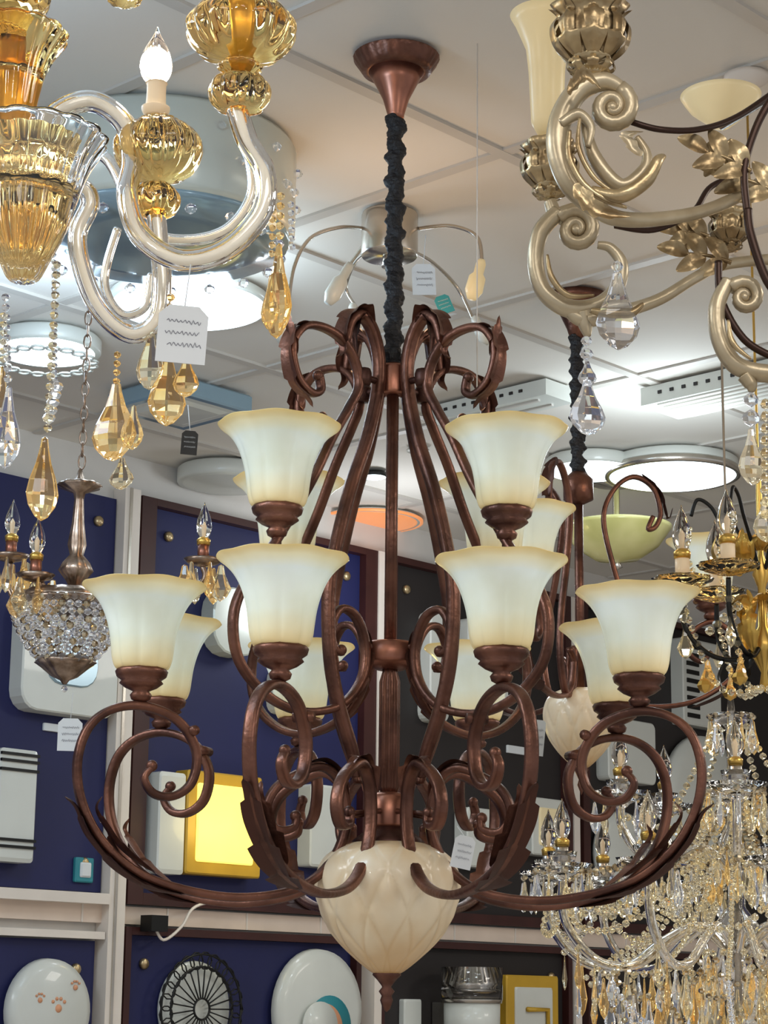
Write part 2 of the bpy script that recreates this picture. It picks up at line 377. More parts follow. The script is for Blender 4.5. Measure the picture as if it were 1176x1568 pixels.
def vent(x,y,w,l,h,rows,ang=0):
    p=C(x,y,CEIL-h); b=B(); b.M=T((p.x,p.y,CEIL))@RZ(math.atan2(WD.y,WD.x)+ang)
    b.box(-l/2,l/2,-w/2,w/2,-h,-.007,opal)
    for k in range(rows):
        yy=-w/2+w*(k+.5)/rows; b.box(-l/2+.04,l/2-.04,yy-.004,yy+.004,-h-.004,-h,gridm)
    for k in range(9): b.box(-l/2+.05+k*(l-.1)/9,-l/2+.06+k*(l-.1)/9,-w/2-.003,-w/2,-h*.6,-h*.45,dark)
    return b.obj('ceiling_air_vent')
vent(765,632,.10,.36,.045,2,-pi/2); vent(1120,608,.15,.40,.05,6,-pi/2)
pc=C(597,322); b=B(); D=pc.y
b.M=T((pc.x,D,CEIL)); b.lathe([(.05,-.007),(.052,-.012),(.052,-.085),(.05,-.09),(1e-5,-.09)],chrome,32); b.lathe([(.012,-.088),(.014,-.11),(1e-5,-.112)],chrome,16)
b.M=Matrix.Identity(4)
def sp(pts,bx,by,bx2,by2,dd,gm=creamglass):
    P=[S(x,y,D+d*dd) for x,y,d in pts]; b.tube(cr(P,8),.0035,chrome,8)
    a=S(bx,by,D+dd);c=S(bx2,by2,D+dd); q=(c-a); Rm=q.to_track_quat('Z','Y').to_matrix().to_4x4()
    L=q.length; b.lathe([(.006,0),(.009,L*.1),(.009,L*.35),(.015,L*.45),(.016,L*.8),(.008,L)],gm,16,a,None,True,(1,1,1),Rm)
sp([(560,350,0),(520,348,.5),(475,365,.8),(450,410,1),(440,480,1)],440,480,432,525,-.12,opal)
sp([(640,350,0),(690,346,.5),(730,362,.8),(738,400,1)],738,398,722,458,-.1)
sp([(575,340,0),(560,370,.4),(535,405,1)],537,403,502,465,.05,opal)
sp([(620,380,0),(660,400,.5),(700,440,1),(725,490,1)],725,485,750,525,.2,opal)
sp([(570,380,0),(545,400,.5),(530,440,1),(545,470,1)],540,465,545,510,.22,opal)
b.obj('spider_arm_ceiling_light')

# ---------------------------------------------------------------- main chandelier
GP=[(.028,0),(.036,.003),(.0405,.015),(.0425,.03),(.045,.048),(.0495,.066),(.056,.083),(.0645,.097),(.074,.107),(.082,.113),(.0855,.1165)]
GPs=[(q.x,q.y) for q in cr([(r,z,0) for r,z in GP],3)]
def shade(b,base,sc=1.0):
    Mo=b.M; b.M=Mo@T(base)@Matrix.Scale(sc,4)
    b.lathe([(.006,-.002),(.013,.002),(.015,.008),(.011,.013),(.022,.018),(.030,.024),(.027,.028),(.034,.033),(.036,.040),(.033,.044),(.02,.045)],bronze,24)
    b.M=Mo@T(Vector(base)+Vector((0,0,.042*sc)))@Matrix.Scale(sc,4)
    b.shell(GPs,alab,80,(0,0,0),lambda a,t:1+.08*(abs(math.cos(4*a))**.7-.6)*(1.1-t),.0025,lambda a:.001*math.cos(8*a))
    b.M=Mo
Lr=[(.345,.322),(.357,.305),(.343,.285),(.315,.283),(.29,.303),(.285,.345),(.312,.385),(.36,.402),(.405,.395),(.437,.368),(.450,.32),(.440,.265),(.405,.212),(.345,.172),(.25,.152),(.17,.156),(.115,.176),(.078,.215),(.064,.262),(.072,.31),(.098,.333),(.132,.325),(.168,.302),(.182,.27),(.168,.245),(.142,.248),(.138,.265)]
Vr=[(.098,.945),(.088,.98),(.066,.993),(.044,.975),(.03,.935),(.032,.885),(.052,.81),(.082,.735),(.108,.65),(.123,.575),(.118,.48),(.098,.41),(.072,.352),(.062,.32)]
Ur=[(.15,.885),(.146,.862),(.165,.854),(.192,.872),(.203,.914),(.182,.947),(.148,.956),(.108,.948),(.08,.922),(.07,.885),(.088,.85),(.12,.80),(.155,.735),(.19,.68),(.235,.615),(.28,.56),(.298,.51),(.285,.455),(.235,.415),(.17,.40),(.10,.415),(.058,.455),(.05,.505),(.07,.545),(.1,.552),(.118,.525),(.112,.495),(.095,.49)]
XZ=lambda L:[(r,0,z) for r,z in L]
b=B()
for k in range(4):
    b.M=RZ(pi/4+k*pi/2)
    b.tube(cr(XZ(Ur),6),[.005,.0056]+[.0056]*10+[.0045],bronze,12,(0,1,0),1.4,.6)
    b.tube(cr(XZ(Vr),6),[.005,.0075]+[.0075]*8+[.005],bronze,12,(0,1,0),1.35,.6)
    b.leaf([(.045,0,.982),(.066,0,1.005),(.092,0,.995),(.108,0,.962),(.104,0,.93),(.118,0,.918)],.018,bronze,lobes=4)
    b.leaf([(.05,0,.98),(.07,0,.993),(.08,0,.965),(.076,0,.93)],.013,bronzeD,lobes=4)
    b.leaf([(.172,0,.957),(.202,0,.945),(.214,0,.906),(.2,0,.862),(.17,0,.844),(.16,0,.833)],.013,bronze,lobes=5)
    b.leaf([(.195,0,.905),(.207,0,.94),(.21,0,.962)],.009,bronze,lobes=3)
    b.leaf([(.1,0,.41),(.065,0,.44),(.04,0,.49),(.045,0,.53)],.012,bronze,lobes=4)
    b.ball((.151,0,.882),.008,bronze); b.ball((.097,0,.494),.008,bronze)
    b.lathe([(.009,-.012),(.011,-.005),(.011,.005),(.009,.012)],bronzeD,12,(.062,0,.9),None,True,(1.2,1.2,1))
    b.tube([(.015,0,.9),(.075,0,.9)],.005,bronzeD,8)
    b.tube([(.02,0,.51),(.05,0,.505)],.005,bronze,8)
    b.tube([(.223,0,.625),(.223,0,.645)],.007,bronze,8)
    shade(b,(.223,0,.635))
for k in range(8):
    b.M=RZ(pi/8+k*pi/4)
    b.tube(cr(XZ(Lr),6),[.0042,.0056]+[.0060]*12+[.0045],bronze,12,(0,1,0),1.5,.6)
    b.leaf([(.30,0,.152),(.345,0,.160),(.39,0,.184),(.43,0,.225),(.450,0,.262),(.466,0,.275)],.018,bronzeD,lobes=4,cup=-.4,ser=.6)
    b.leaf([(.34,0,.182),(.38,0,.21),(.405,0,.238),(.42,0,.262),(.413,0,.278)],.014,bronze,lobes=3,ser=.6)
    b.leaf([(.062,0,.285),(.07,0,.325),(.098,0,.345),(.128,0,.336),(.145,0,.315)],.013,bronze,lobes=3,ser=.6)
    b.ball((.347,0,.322),.008,bronze); b.ball((.139,0,.264),.008,bronze)
    b.M=RZ(pi/8+k*pi/4)@T((.292,0,.372))
    b.tube([(0,-.014,0),(0,.014,0)],.007,bronze,10)
    b.M=RZ(pi/8+k*pi/4)
    b.tube([(.03,0,.275),(.066,0,.27)],.004,bronze,8)
    shade(b,(.366,0,.409))
b.M=Matrix.Identity(4)
b.lathe([(.009,.30),(.014,.31),(.014,.46),(.01,.475),(.01,.48)],bronze,48,lob=lambda a,t:1+.08*math.cos(8*a))
b.lathe([(.009,.48),(.009,.9)],bronze,20)
b.lathe([(.02,.478),(.038,.486),(.040,.49),(.040,.512),(.036,.516),(.014,.520)],copper,36)
b.lathe([(.01,.885),(.02,.887),(.021,.89),(.021,.925),(.019,.93),(.012,.934)],copper,24)
b.lathe([(.03,.252),(.033,.258),(.033,.295),(.028,.3),(.012,.304)],copper,36)
b.lathe([(.05,.226),(.051,.235),(.035,.248),(.03,.255)],bronzeD,36)
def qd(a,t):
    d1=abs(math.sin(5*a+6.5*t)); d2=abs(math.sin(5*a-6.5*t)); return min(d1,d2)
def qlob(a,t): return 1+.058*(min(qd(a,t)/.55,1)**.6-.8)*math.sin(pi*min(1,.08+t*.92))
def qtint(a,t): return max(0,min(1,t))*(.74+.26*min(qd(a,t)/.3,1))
bp=[(.014,.052),(.025,.058),(.045,.074),(.068,.096),(.087,.122),(.098,.151),(.101,.178),(.095,.202),(.080,.220),(.052,.232)]
bp=[(q.x,q.y) for q in cr([(r,z,0) for r,z in bp],10)]
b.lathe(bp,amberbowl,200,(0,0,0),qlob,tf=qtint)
b.lathe([(1e-5,.002),(.005,.006),(.009,.018),(.007,.024),(.011,.03),(.006,.036),(.013,.045),(.02,.052),(.018,.058),(.01,.06)],bronze,20)
zc=CEIL-1.6
b.lathe([(.012,zc-.108),(.013,zc-.1),(.02,zc-.075),(.032,zc-.05),(.043,zc-.03)],copper,40)
b.lathe([(.04,zc-.031),(.052,zc-.031),(.056,zc-.024),(.064,zc-.012),(.066,zc-.007),(.066,zc-.0065)],bronze,96,lob=lambda a,t:1+(.012*math.sin(24*a) if .3<t<.9 else 0))
def sleeve(b,z0,z1,r,n=260):
    pr=[(r*(1+.10*math.sin(i*.21)+.07*math.sin(i*.47+1)+.04*math.sin(i*1.3)),z0+(z1-z0)*i/n) for i in range(n+1)]
    b.lathe(pr,blackcloth,28,lob=lambda a,t:1+.17*math.sin(a+t*75)+.12*math.sin(2*a-t*58+1)+.07*math.sin(5*a+t*150))
sleeve(b,.93,zc-.1,.0128)
cx=S(599,850,3.0).x
b.obj('bronze_chandelier',(cx,3.0,1.6))

# second bronze chandelier further back
b=B(); d2=4.1; c2=S(885,700,d2); Mo=T((c2.x,d2,0)); b.M=Mo
b.lathe([(.012,CEIL-.1),(.02,CEIL-.075),(.04,CEIL-.03),(.06,CEIL-.02),(.064,CEIL-.0065)],bronze,32)
zk=S(885,765,d2).z; zb2=S(865,1178,d2).z
sleeve(b,zk+.05,CEIL-.09,.0135,160)
b.lathe([(.009,zb2+.15),(.009,zk)],bronze,16); b.lathe([(.01,zk-.01),(.03,zk),(.03,zk+.04),(.01,zk+.06)],bronze,20)
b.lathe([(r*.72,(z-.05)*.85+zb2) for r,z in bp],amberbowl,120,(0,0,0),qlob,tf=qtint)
b.lathe([(1e-5,-.05),(.008,-.03),(.005,-.02),(.014,0),(.01,.01)],bronze,16,(0,0,zb2))
for k in range(3):
    b.M=Mo@RZ(.08+k*2*pi/3)
    arm=[(.15,zk-.03),(.14,zk-.055),(.155,zk-.05),(.165,zk-.02),(.15,zk+.03),(.11,zk+.05),(.07,zk+.02),(.05,zk-.04),(.07,zk-.14),(.10,zk-.24),(.11,zk-.33),(.08,zk-.40),(.04,zk-.38),(.035,zk-.33),(.06,zk-.31)]
    b.tube(cr(XZ(arm),6),.005,bronze,10,(0,1,0),1.4,.6)
    low=[(.03,zk-.3),(.05,zk-.38),(.12,zk-.41),(.22,zk-.40),(.30,zk-.35),(.32,zk-.29),(.29,zk-.25),(.26,zk-.24),(.225,zk-.26),(.215,zk-.30),(.24,zk-.32),(.26,zk-.30)]
    b.tube(cr(XZ(low),6),.005,bronze,10,(0,1,0),1.4,.6)
    b.leaf([(.22,0,zk-.41),(.28,0,zk-.38),(.33,0,zk-.33),(.35,0,zk-.3)],.018,bronzeD,lobes=5)
    b.leaf([(.13,0,zk+.055),(.165,0,zk+.02),(.18,0,zk-.03),(.19,0,zk-.01)],.012,bronzeD,lobes=4)
    shade(b,(.262,0,zk-.235))
b.obj('bronze_chandelier')

# ---------------------------------------------------------------- price tags
def tag(x,y,d,w,h,rot=0,col=paper,top=None,lines=3,name='price_tag'):
    p=S(x,y,d);s=scale_at(p);w/=s;h/=s
    b=B(); b.M=T(p)@Matrix.Rotation(rot,4,'Y')@RZ(.12)
    n=[(-w/2,-h/2),(w/2,-h/2),(w/2,h/2-.2*w),(w/2-.2*w,h/2),(-w/2+.2*w,h/2),(-w/2,h/2-.2*w)]
    vs=[(a,-.0006,c) for a,c in n]+[(a,.0006,c) for a,c in n]
    b.add(vs,[(0,1,2,3,4,5),(11,10,9,8,7,6)]+[(i,(i+6),((i+1)%6)+6,(i+1)%6) for i in range(6)],col,False)
    for k in range(lines):
        z=h*(.22-.6/lines*k); x0=-.36+.1*random.random()
        pts=[(w*(x0+.68*j/22),-.0012,z+h*.055*math.sin(j*2.3+k*2)*random.uniform(.3,1)) for j in range(23)]
        b.tube(cr(pts,2),w*.006,ink if col is paper else paper,4)
    b.M=Matrix.Identity(4)
    if top:
        b.tube([T(p)@Matrix.Rotation(rot,4,'Y')@Vector((0,0,h*.42)),S(top[0],top[1],d)],.0006,paper,4)
    return b.obj(name)
tag(279,512,1.96,76,92,.05,top=(292,405),lines=3)
tag(649,428,3.0,36,50,-.05,top=(652,360))
tag(107,1125,3.55,37,50,0,top=(112,1060))
tag(290,678,2.6,25,38,.05,black,top=(288,620),name='brand_swing_tag')
tag(680,466,3.5,24,30,-.4,teal,name='brand_swing_tag')
tag(709,1305,2.75,32,50,.2,top=(700,1265))
tag(825,1130,3.2,18,55,.1)

# ---------------------------------------------------------------- amber glass chandelier (upper left)
b=B(); d=2.1
def Q(x,y,dd=0): return S(x,y,d+dd)
px=lambda n,dd=0: n/ (F/((S(200,300,d+dd)-CAM).dot(fw)))
def glassarm(pts,r=14):
    P=cr([Q(*p) for p in pts],8); b.tube(P,px(r),clearG,16); b.tube(P,px(r*.72),pearlG,12)
glassarm([(-90,330,.12),(-20,300,.1),(45,235,.05),(85,175,0),(140,155,0),(190,188,0),(203,245,0),(195,300,-.02),(215,360,-.03),(275,398,-.04),(345,383,-.05),(400,325,-.05),(405,265,-.05),(378,215,-.04),(362,165,-.04)],17)
glassarm([(-60,400,.3),(0,330,.25),(60,270,.25),(110,235,.22),(160,240,.2),(195,300,.18),(225,355,.15),(290,368,.15),(350,350,.15),(385,300,.15),(383,245,.15),(365,180,.15)],10)
glassarm([(-60,360,.0),(0,330,0),(60,300,.02),(118,285,.02),(138,310,.02),(118,365,.02),(135,440,.02),(165,488,.02),(205,512,.02),(240,488,.02),(248,430,.02),(243,370,.02),(238,320,.02)],15)
glassarm([(180,350,.1),(160,430,.1),(185,480,.1),(222,470,.1),(232,420,.1)],7)
def vase(x,yb,prof,mt,dd=0,lobes=12,amp=.07,n=72,tw=0):
    p=Q(x,yb,dd); s=F/((p-CAM).dot(fw))
    pr=cr([(r/s,z/s,0) for r,z in prof],4)
    b.lathe([(max(q.x,1e-4),q.y) for q in pr],mt,n,p,lambda a,t:1+amp*abs(math.cos(lobes/2*a+tw*t))-amp/2)
vase(366,172,[(14,0),(36,8),(46,28),(42,48),(24,58)],amberG,-.04,10,.12)
vase(367,115,[(20,0),(34,12),(22,22),(30,26),(62,38),(80,62),(82,84),(64,108),(42,122),(40,140),(70,175),(82,190)],amberG,-.04,14,.10,tw=2)
vase(369,100,[(14,0),(17,30),(17,90)],gold,-.04,2,0,24)
vase(238,335,[(10,0),(30,12),(36,32),(28,48),(16,58)],amberG,.02,10,.12)
vase(240,278,[(16,0),(28,4),(50,16),(64,40),(66,62),(52,84),(34,94),(30,100)],amberG,.02,14,.10,tw=2)
vase(238,178,[(16,0),(20,6),(22,14),(16,18),(15,50),(17,54)],candle,.02,2,0,24)
vase(238,128,[(10,0),(20,10),(25,28),(20,52),(10,72),(4,84),(1,94)],bulbG,.02,2,0,24)
vase(238,122,[(4,0),(7,10),(5,26),(1,34)],bulbLit,.02,2,0,12)
vase(12,185,[(30,0),(38,10),(44,40),(52,80),(64,110),(80,135),(84,145),(72,150),(54,115),(44,80)],amberG,.06,14,.08)
vase(10,180,[(26,0),(30,60),(30,130)],gold,.08,2,0,24)
vase(10,48,[(30,0),(20,10),(34,20),(60,45),(64,70)],amberG,.06,12,.1)
vase(35,432,[(10,0),(24,6),(40,40),(62,90),(76,140),(92,190),(110,222),(118,236),(110,238),(90,205),(72,150)],clearG,-.08,16,.08)
vase(33,405,[(10,0),(28,10),(46,50),(54,100),(58,150),(70,190),(80,205)],amberG,-.08,16,.10)
vase(190,8,[(10,0),(24,6),(28,20),(20,40)],amberG,.0,10,.1)
pc=Q(-170,360,.15); b.M=T((pc.x,pc.y,0))
b.lathe([(1e-4,1.9),(.04,1.95),(.07,2.0),(.05,2.06),(.03,2.1),(.06,2.2),(.03,2.35),(.05,2.5),(.02,2.6),(.008,2.65),(.008,CEIL-.05),(.07,CEIL-.03),(.075,CEIL-.0065)],amberG,32)
b.M=Matrix.Identity(4)
b.tube([Q(-90,330,.12),Vector((pc.x,pc.y,2.05))],px(12),clearG,10); b.tube([Q(-60,360,0),Vector((pc.x,pc.y,2.03))],px(12),clearG,10); b.tube([Q(-60,400,.3),Vector((pc.x,pc.y,2.0))],px(10),clearG,10)
def pend(x,y0,y1,w,mt,dd=0,tw=0): b.drop(Q(x,y0,dd),px(y1-y0,dd),px(w,dd),mt,8,.5,tw)
for(x,y0,y1,w,m_)in((427,372,525,50,crysA),(415,420,510,30,crysY),(258,540,655,58,crysA),(232,500,600,44,crysY),(286,545,610,40,crysA),(178,585,708,76,crysA),(187,700,750,40,crysY),(69,668,798,50,crysA),(14,590,720,44,crys),(4,560,690,40,crysA),(205,620,690,34,crysY)):
    pend(x,y0,y1,w,m_,random.uniform(-.05,.05) if x<400 else 0,random.uniform(-.5,.5))
def st(x0,y0,x1,y1,r,m_,dd=0): b.strand([Q(x0,y0,dd),Q(x1,y1,dd)],px(r),m_,2.3)
st(430,285,428,372,7,crysA);st(445,300,447,380,6,crys);st(418,310,416,400,6,crysA);st(88,390,72,668,7,crysY);st(8,440,12,590,7,crys);st(180,530,178,585,6,crysA);st(262,440,258,540,7,crysA);st(82,380,84,600,5,crys,.1);st(5,470,5,560,6,crysY)
for k in range(5): b.bead(Q(75+k*3,640-k*12),px(10),crys)
b.obj('amber_glass_chandelier')
def light(name,typ,loc,power,col,size=.1,rot=None):
    l=bpy.data.lights.new(name,typ); l.energy=power; l.color=col
    if typ=='AREA': l.size=size
    else: l.shadow_soft_size=size
    o=bpy.data.objects.new(name,l); o.location=RW@Vector(loc)
    if rot: o.rotation_euler=rot
    bpy.context.scene.collection.objects.link(o); return o

# ---------------------------------------------------------------- champagne gold chandelier (upper right)
b=B(); d=1.9
s0=F/((S(950,300,d)-CAM).dot(fw)); px=lambda n,dd=0:n/s0
BN=Vector((0,1,0))
def gt(pts,rad,mt=creamGold,asp=1.2,n=12): b.tube(cr([Q(*p) for p in pts],8),[px(r) for r in rad],mt,n,BN,asp)
def vol(x,y,r,turns,a0,dd=0,w=11,mt=creamGold,sgn=1):
    P=[];N=int(turns*16)
    for i in range(N+1):
        t=i/N;a=a0+sgn*turns*2*pi*t;rr=r*(1-t*.85); P.append(Q(x+rr*math.cos(a),y+rr*math.sin(a),dd))
    b.tube(P,[px(w),px(w*.8),px(w*.5)],mt,12,BN,1.3); b.ball(Q(x,y,dd),px(w*.8),mt)
def lf(pts,w,mt=creamGold,lobes=4):
    P=[Q(*p) for p in pts]; dr_=(P[-1]-P[0]); nn=dr_.cross(Vector((0,1,0))).normalized()
    b.leaf([p+Vector((0,-.006,0)) for p in P],px(w),mt,nn if len(P)<4 else BN,lobes,.5)
def sprig(x0,y0,x1,y1,dd=0,n=3,L=46,w=10,mt=goldC):
    a=Vector((x1-x0,y1-y0)); u=a.normalized(); pr=Vector((-u.y,u.x))
    gt([(x0,y0,dd),((x0+x1)/2+pr.x*3,(y0+y1)/2+pr.y*3,dd),(x1,y1,dd)],[4,3,2],mt)
    def one(c,dirv,L):
        e=c+dirv*L; p0=Q(c.x,c.y,dd);p2=Q(e.x,e.y,dd);nn=(p2-p0).cross(Vector((0,1,0))).normalized()
        b.leaf([p0,p0.lerp(p2,.5)+Vector((0,-.006,0)),p2],px(w),mt,nn,1,.3,.85)
    for i in range(n):
        c=Vector((x0,y0))+a*(i+.2)/n
        for sg in(-1,1): one(c,(u*.8+pr*sg*.6).normalized(),L)
    one(Vector((x1,y1)),u,L)
def cupg(x,yb,sc,dd=0,mt=goldC):
    p=Q(x,yb,dd); k=px(1)*sc
    b.lathe([(12*k,0),(26*k,6*k),(14*k,12*k),(13*k,20*k),(34*k,24*k),(30*k,32*k),(44*k,52*k),(50*k,74*k),(40*k,96*k),(48*k,104*k),(58*k,118*k),(50*k,124*k),(20*k,122*k)],mt,48,p,lambda a,t:1+.06*math.cos(8*a))
    for i in range(8):
        a=2*pi*i/8; Mo=b.M; b.M=T(p)@RZ(a); b.leaf([(30*k,0,26*k),(50*k,0,50*k),(56*k,0,78*k),(48*k,0,98*k),(64*k,0,112*k)],16*k,mt,(0,1,0),3,.4,ser=.6)
        b.leaf([(20*k,0,4*k),(34*k,0,14*k),(30*k,0,30*k)],9*k,mt,(0,1,0),3,.4); b.M=Mo
cupg(905,118,1.0,-.05)
b.lathe([(px(40),0),(px(55),px(40)),(px(62),px(140)),(px(90),px(200))],creamglass,40,Q(905,0,-.05))
vol(937,165,32,1.6,-1.2,-.05,13,creamGold,1)
gt([(958,140,-.05),(925,125,-.05),(885,140,-.05),(858,185,-.05),(855,235,-.05),(875,285,-.05),(915,320,-.05),(950,335,-.05),(1010,335,-.03),(1080,322,.0),(1140,295,.03),(1200,255,.06)],[9,15,17,18,17,16,14,12,11,10,10,10])
gt([(872,200,-.075),(872,240,-.075),(892,280,-.075),(925,305,-.075),(960,318,-.07)],[3,5,5,5,2],goldC)
gt([(888,180,-.075),(886,225,-.077),(908,270,-.077),(945,298,-.075)],[2,4,4,2],goldC)
gt([(858,190,-.06),(885,175,-.06),(905,195,-.06),(900,225,-.06)],[8,9,6,4])
gt([(895,185,-.05),(910,240,-.05),(950,285,-.05),(985,262,-.05),(990,235,-.05),(975,210,-.05)],[6,11,12,10,7,5])
gt([(905,290,-.07),(950,300,-.08),(990,275,-.08),(1008,245,-.08),(1018,238,-.07)],[6,11,11,8,3],goldC)
lf([(975,240,-.07),(960,210,-.07),(985,205,-.07)],12)
lf([(880,290,-.07),(915,325,-.075),(965,335,-.07)],14,goldC,5)
lf([(870,140,-.08),(895,118,-.09),(920,140,-.08)],14,goldC,5)
gt([(962,185,-.03),(1010,198,-.03),(1070,198,-.01),(1130,178,.02),(1200,130,.05)],[5,5,5,5,5],darkrod,1)
sprig(1150,262,1085,232,.0,2,52,13); sprig(1190,295,1115,268,.02,2,54,13); sprig(1120,215,1105,235,.02,1,44,11)
cupg(842,305,.78,.1)
p=Q(838,205,.1); b.lathe([(px(16),0),(px(26),px(20)),(px(30),px(110)),(px(34),px(150)),(px(52),px(195)),(px(60),px(210))],creamglass,40,p)
gt([(842,308,.1),(848,325,.1)],[10,12])
vol(882,352,32,1.6,-2.6,.08,13,creamGold,1)
gt([(855,325,.08),(828,355,.08),(820,400,.08),(832,445,.08),(870,472,.08),(915,468,.08),(945,440,.08),(952,405,.08),(935,380,.08),(915,375,.08)],[13,14,13,13,15,14,12,10,8,6])
gt([(838,390,.06),(845,425,.06),(870,452,.06),(910,452,.06)],[2,5,5,2],goldC)
gt([(870,475,.08),(895,490,.08),(950,478,.08),(1010,458,.09),(1065,425,.1),(1110,405,.12),(1200,395,.15)],[10,12,10,9,9,9])
gt([(893,480,.08),(897,500,.08),(900,515,.08)],[14,11,5])
gt([(905,475,.06),(935,482,.06),(965,480,.06),(985,465,.06)],[4,9,8,3],goldC)
sprig(1120,402,1055,388,.1,2,50,13); sprig(1085,362,1045,355,.14,2,44,12)
gt([(940,345,.06),(1000,352,.08),(1060,325,.1),(1090,285,.12),(1150,262,.14)],[5,5,5,5],darkrod,1)
vol(1140,455,26,1.4,-2.6,.02,11,creamGold,1)
gt([(1115,430,.02),(1098,470,.02),(1102,520,.02),(1128,560,.02),(1176,572,.02),(1200,565,.02)],[11,13,13,14,14,12])
gt([(1115,490,.0),(1122,525,.0),(1150,550,.0)],[2,5,2],goldC)
gt([(1140,575,.02),(1150,590,.02),(1150,600,.02)],[12,10,4])
gt([(1145,320,0),(1150,360,0),(1175,430,0),(1210,470,0)],[7,7,7],darkrod,1); gt([(1100,400,.02),(1105,460,.02),(1140,520,.02),(1190,550,.02)],[6,6,6],darkrod,1)
gt([(1195,130,.0),(1160,190,.0),(1140,260,0),(1145,330,0)],[7,6,6],darkrod,1)
cupg(1118,385,.6,.25)
pc=Q(1330,330,.3); b.M=T((pc.x,pc.y,0)); b.lathe([(1e-4,1.95),(.03,2.0),(.05,2.06),(.03,2.12),(.06,2.2),(.02,2.3),(.03,2.45),(.01,2.5),(.01,CEIL-.04),(.07,CEIL-.02),(.07,CEIL-.0065)],goldC,28); b.M=Matrix.Identity(4)
for y,dd in((255,.06),(395,.15),(130,.05)): b.tube([Q(1198,y,dd),Vector((pc.x,pc.y,Q(1198,y,dd).z+.02))],px(9),goldC,8)
p=S(1105,195,2.5); s1=F/((p-CAM).dot(fw)); b.lathe([(12/s1,0),(25/s1,10/s1),(48/s1,30/s1),(58/s1,45/s1),(62/s1,52/s1)],creamglass,40,p)
b.tube([p,Vector((pc.x,pc.y,p.z-.03))],px(6),darkrod,8)
def dr(x,y0,y1,w,mt=crys,dd=0,tw=0): b.drop(Q(x,y0,dd),px(y1-y0),px(w),mt,8,.55,tw)
b.bead(Q(945,408,.06),px(10),crys); dr(945,415,545,72,crys,.06,.2); b.bead(Q(898,522,.08),px(9),crys); b.bead(Q(898,542,.08),px(11),crys); dr(899,552,595,30,crys,.08); dr(899,580,672,62,crys,.08,.3)
b.bead(Q(1150,612,.02),px(12),crys); b.bead(Q(1150,640,.02),px(14),crys); dr(1150,655,745,44,crysY,.02,.2); b.strand([Q(1172,600),Q(1172,790)],px(9),crysY,2.1)
dr(1172,760,830,40,crysY)
b.obj('champagne_gold_chandelier')

# ---------------------------------------------------------------- crystal basket chandelier (left)
b=B(); d=3.6; s0=F/((S(100,900,d)-CAM).dot(fw)); px=lambda n,dd=0:n/s0
c=Q(105,915); Mo=T((c.x,d,0)); 
def zz(y): return Q(105,y).z
def candlebulb(b,p,k,lit=False,sleeve=40,cm=candle):
    b.lathe([(9*k,0),(9*k,sleeve*k)],cm,14,p)
    b.lathe([(10*k,sleeve*k-4*k),(11*k,sleeve*k+4*k),(7*k,sleeve*k+8*k)],gold,14,p)
    q=Vector(p)+Vector((0,0,(sleeve+6)*k))
    b.lathe([(6*k,0),(10*k,8*k),(12.5*k,18*k),(11*k,30*k),(6*k,44*k),(2*k,52*k),(.5*k,58*k)],bulbG,16,q)
    b.lathe([(2*k,0),(2.5*k,10*k),(3*k,20*k),(.5*k,26*k)],bulbLit if lit else candle,8,q)
k=px(1)
b.M=T((Q(122,745).x,d,0))
b.lathe([(6*k,zz(905)),(14*k,zz(890)),(26*k,zz(875)),(20*k,zz(862)),(10*k,zz(850)),(14*k,zz(835)),(9*k,zz(800)),(7*k,zz(765)),(9*k,zz(755)),(34*k,zz(745)),(30*k,zz(740)),(8*k,zz(736)),(3*k,zz(720)),(1e-4,zz(715))],pewter,36,lob=lambda a,t:1+.06*math.cos(9*a))
b.M=Mo
b.lathe([(70*k,zz(930)),(80*k,zz(925)),(76*k,zz(915)),(66*k,zz(908)),(20*k,zz(903))],pewter,48,lob=lambda a,t:1+.04*math.cos(16*a))
zr=zz(928);zlw=zz(1012)
b.lathe([(86*k,zr-.002),(88*k,zr+.004),(82*k,zr+.008)],pewter,48)
for i in range(9):
    t=i/8; r=(84-44*t**1.8)*k; z=zr-(zr-zlw)*t
    nb=int(2*pi*r/(12*k))
    for j in range(nb):
        a=2*pi*(j+.5*(i%2))/nb; b.bead((r*math.cos(a),r*math.sin(a),z),6.2*k,crys if (i+j)%3 else silverC)
b.lathe([(3*k,zz(1048)),(7*k,zz(1042)),(20*k,zz(1036)),(36*k,zz(1022)),(46*k,zz(1015)),(40*k,zz(1010))],pewter,36,lob=lambda a,t:1+.05*math.cos(10*a))
b.ball((0,0,zz(1055)),5*k,crys)
for a,rr,zt_,ln in((2.6,120,850,1),(-2.3,66,902,1),(-.05,205,868,1)):
    b.M=Mo@RZ(a); z0=zz(900)
    P=[(55*k,0,z0),(rr*.45*k,0,z0-30*k),(rr*.75*k,0,z0-20*k),(rr*k,0,z0+10*k),(rr*k,0,zz(zt_))]
    b.tube(cr(P,7),4.5*k,pewter,8); 
    b.lathe([(4*k,0),(24*k,6*k),(30*k,12*k),(10*k,10*k)],pewter,20,(rr*k,0,zz(zt_)))
    candlebulb(b,Vector((rr*k,0,zz(zt_)+8*k)),k,False,30,cm=copper)
    for j in range(6):
        aa=2*pi*j/6; b.drop((rr*k+28*k*math.cos(aa),28*k*math.sin(aa),zz(zt_)+4*k),58*k,34*k,crysA if j%2 else crysY,6,.5,aa)
b.M=Matrix.Identity(4)
P0=Vector((Q(125,715).x,d,zz(716)))
nL=int((CEIL-.01-P0.z)/.022)
for i in range(nL):
    z=P0.z+.022*i+.011; a=i%2*pi/2
    b.tube([(P0.x+.006*math.cos(q)*math.cos(a),P0.y+.006*math.cos(q)*math.sin(a),z+.014*math.sin(q)) for q in [2*pi*j/10 for j in range(11)]],.0016,pewter,5,caps=False)
b.obj('crystal_basket_chandelier')

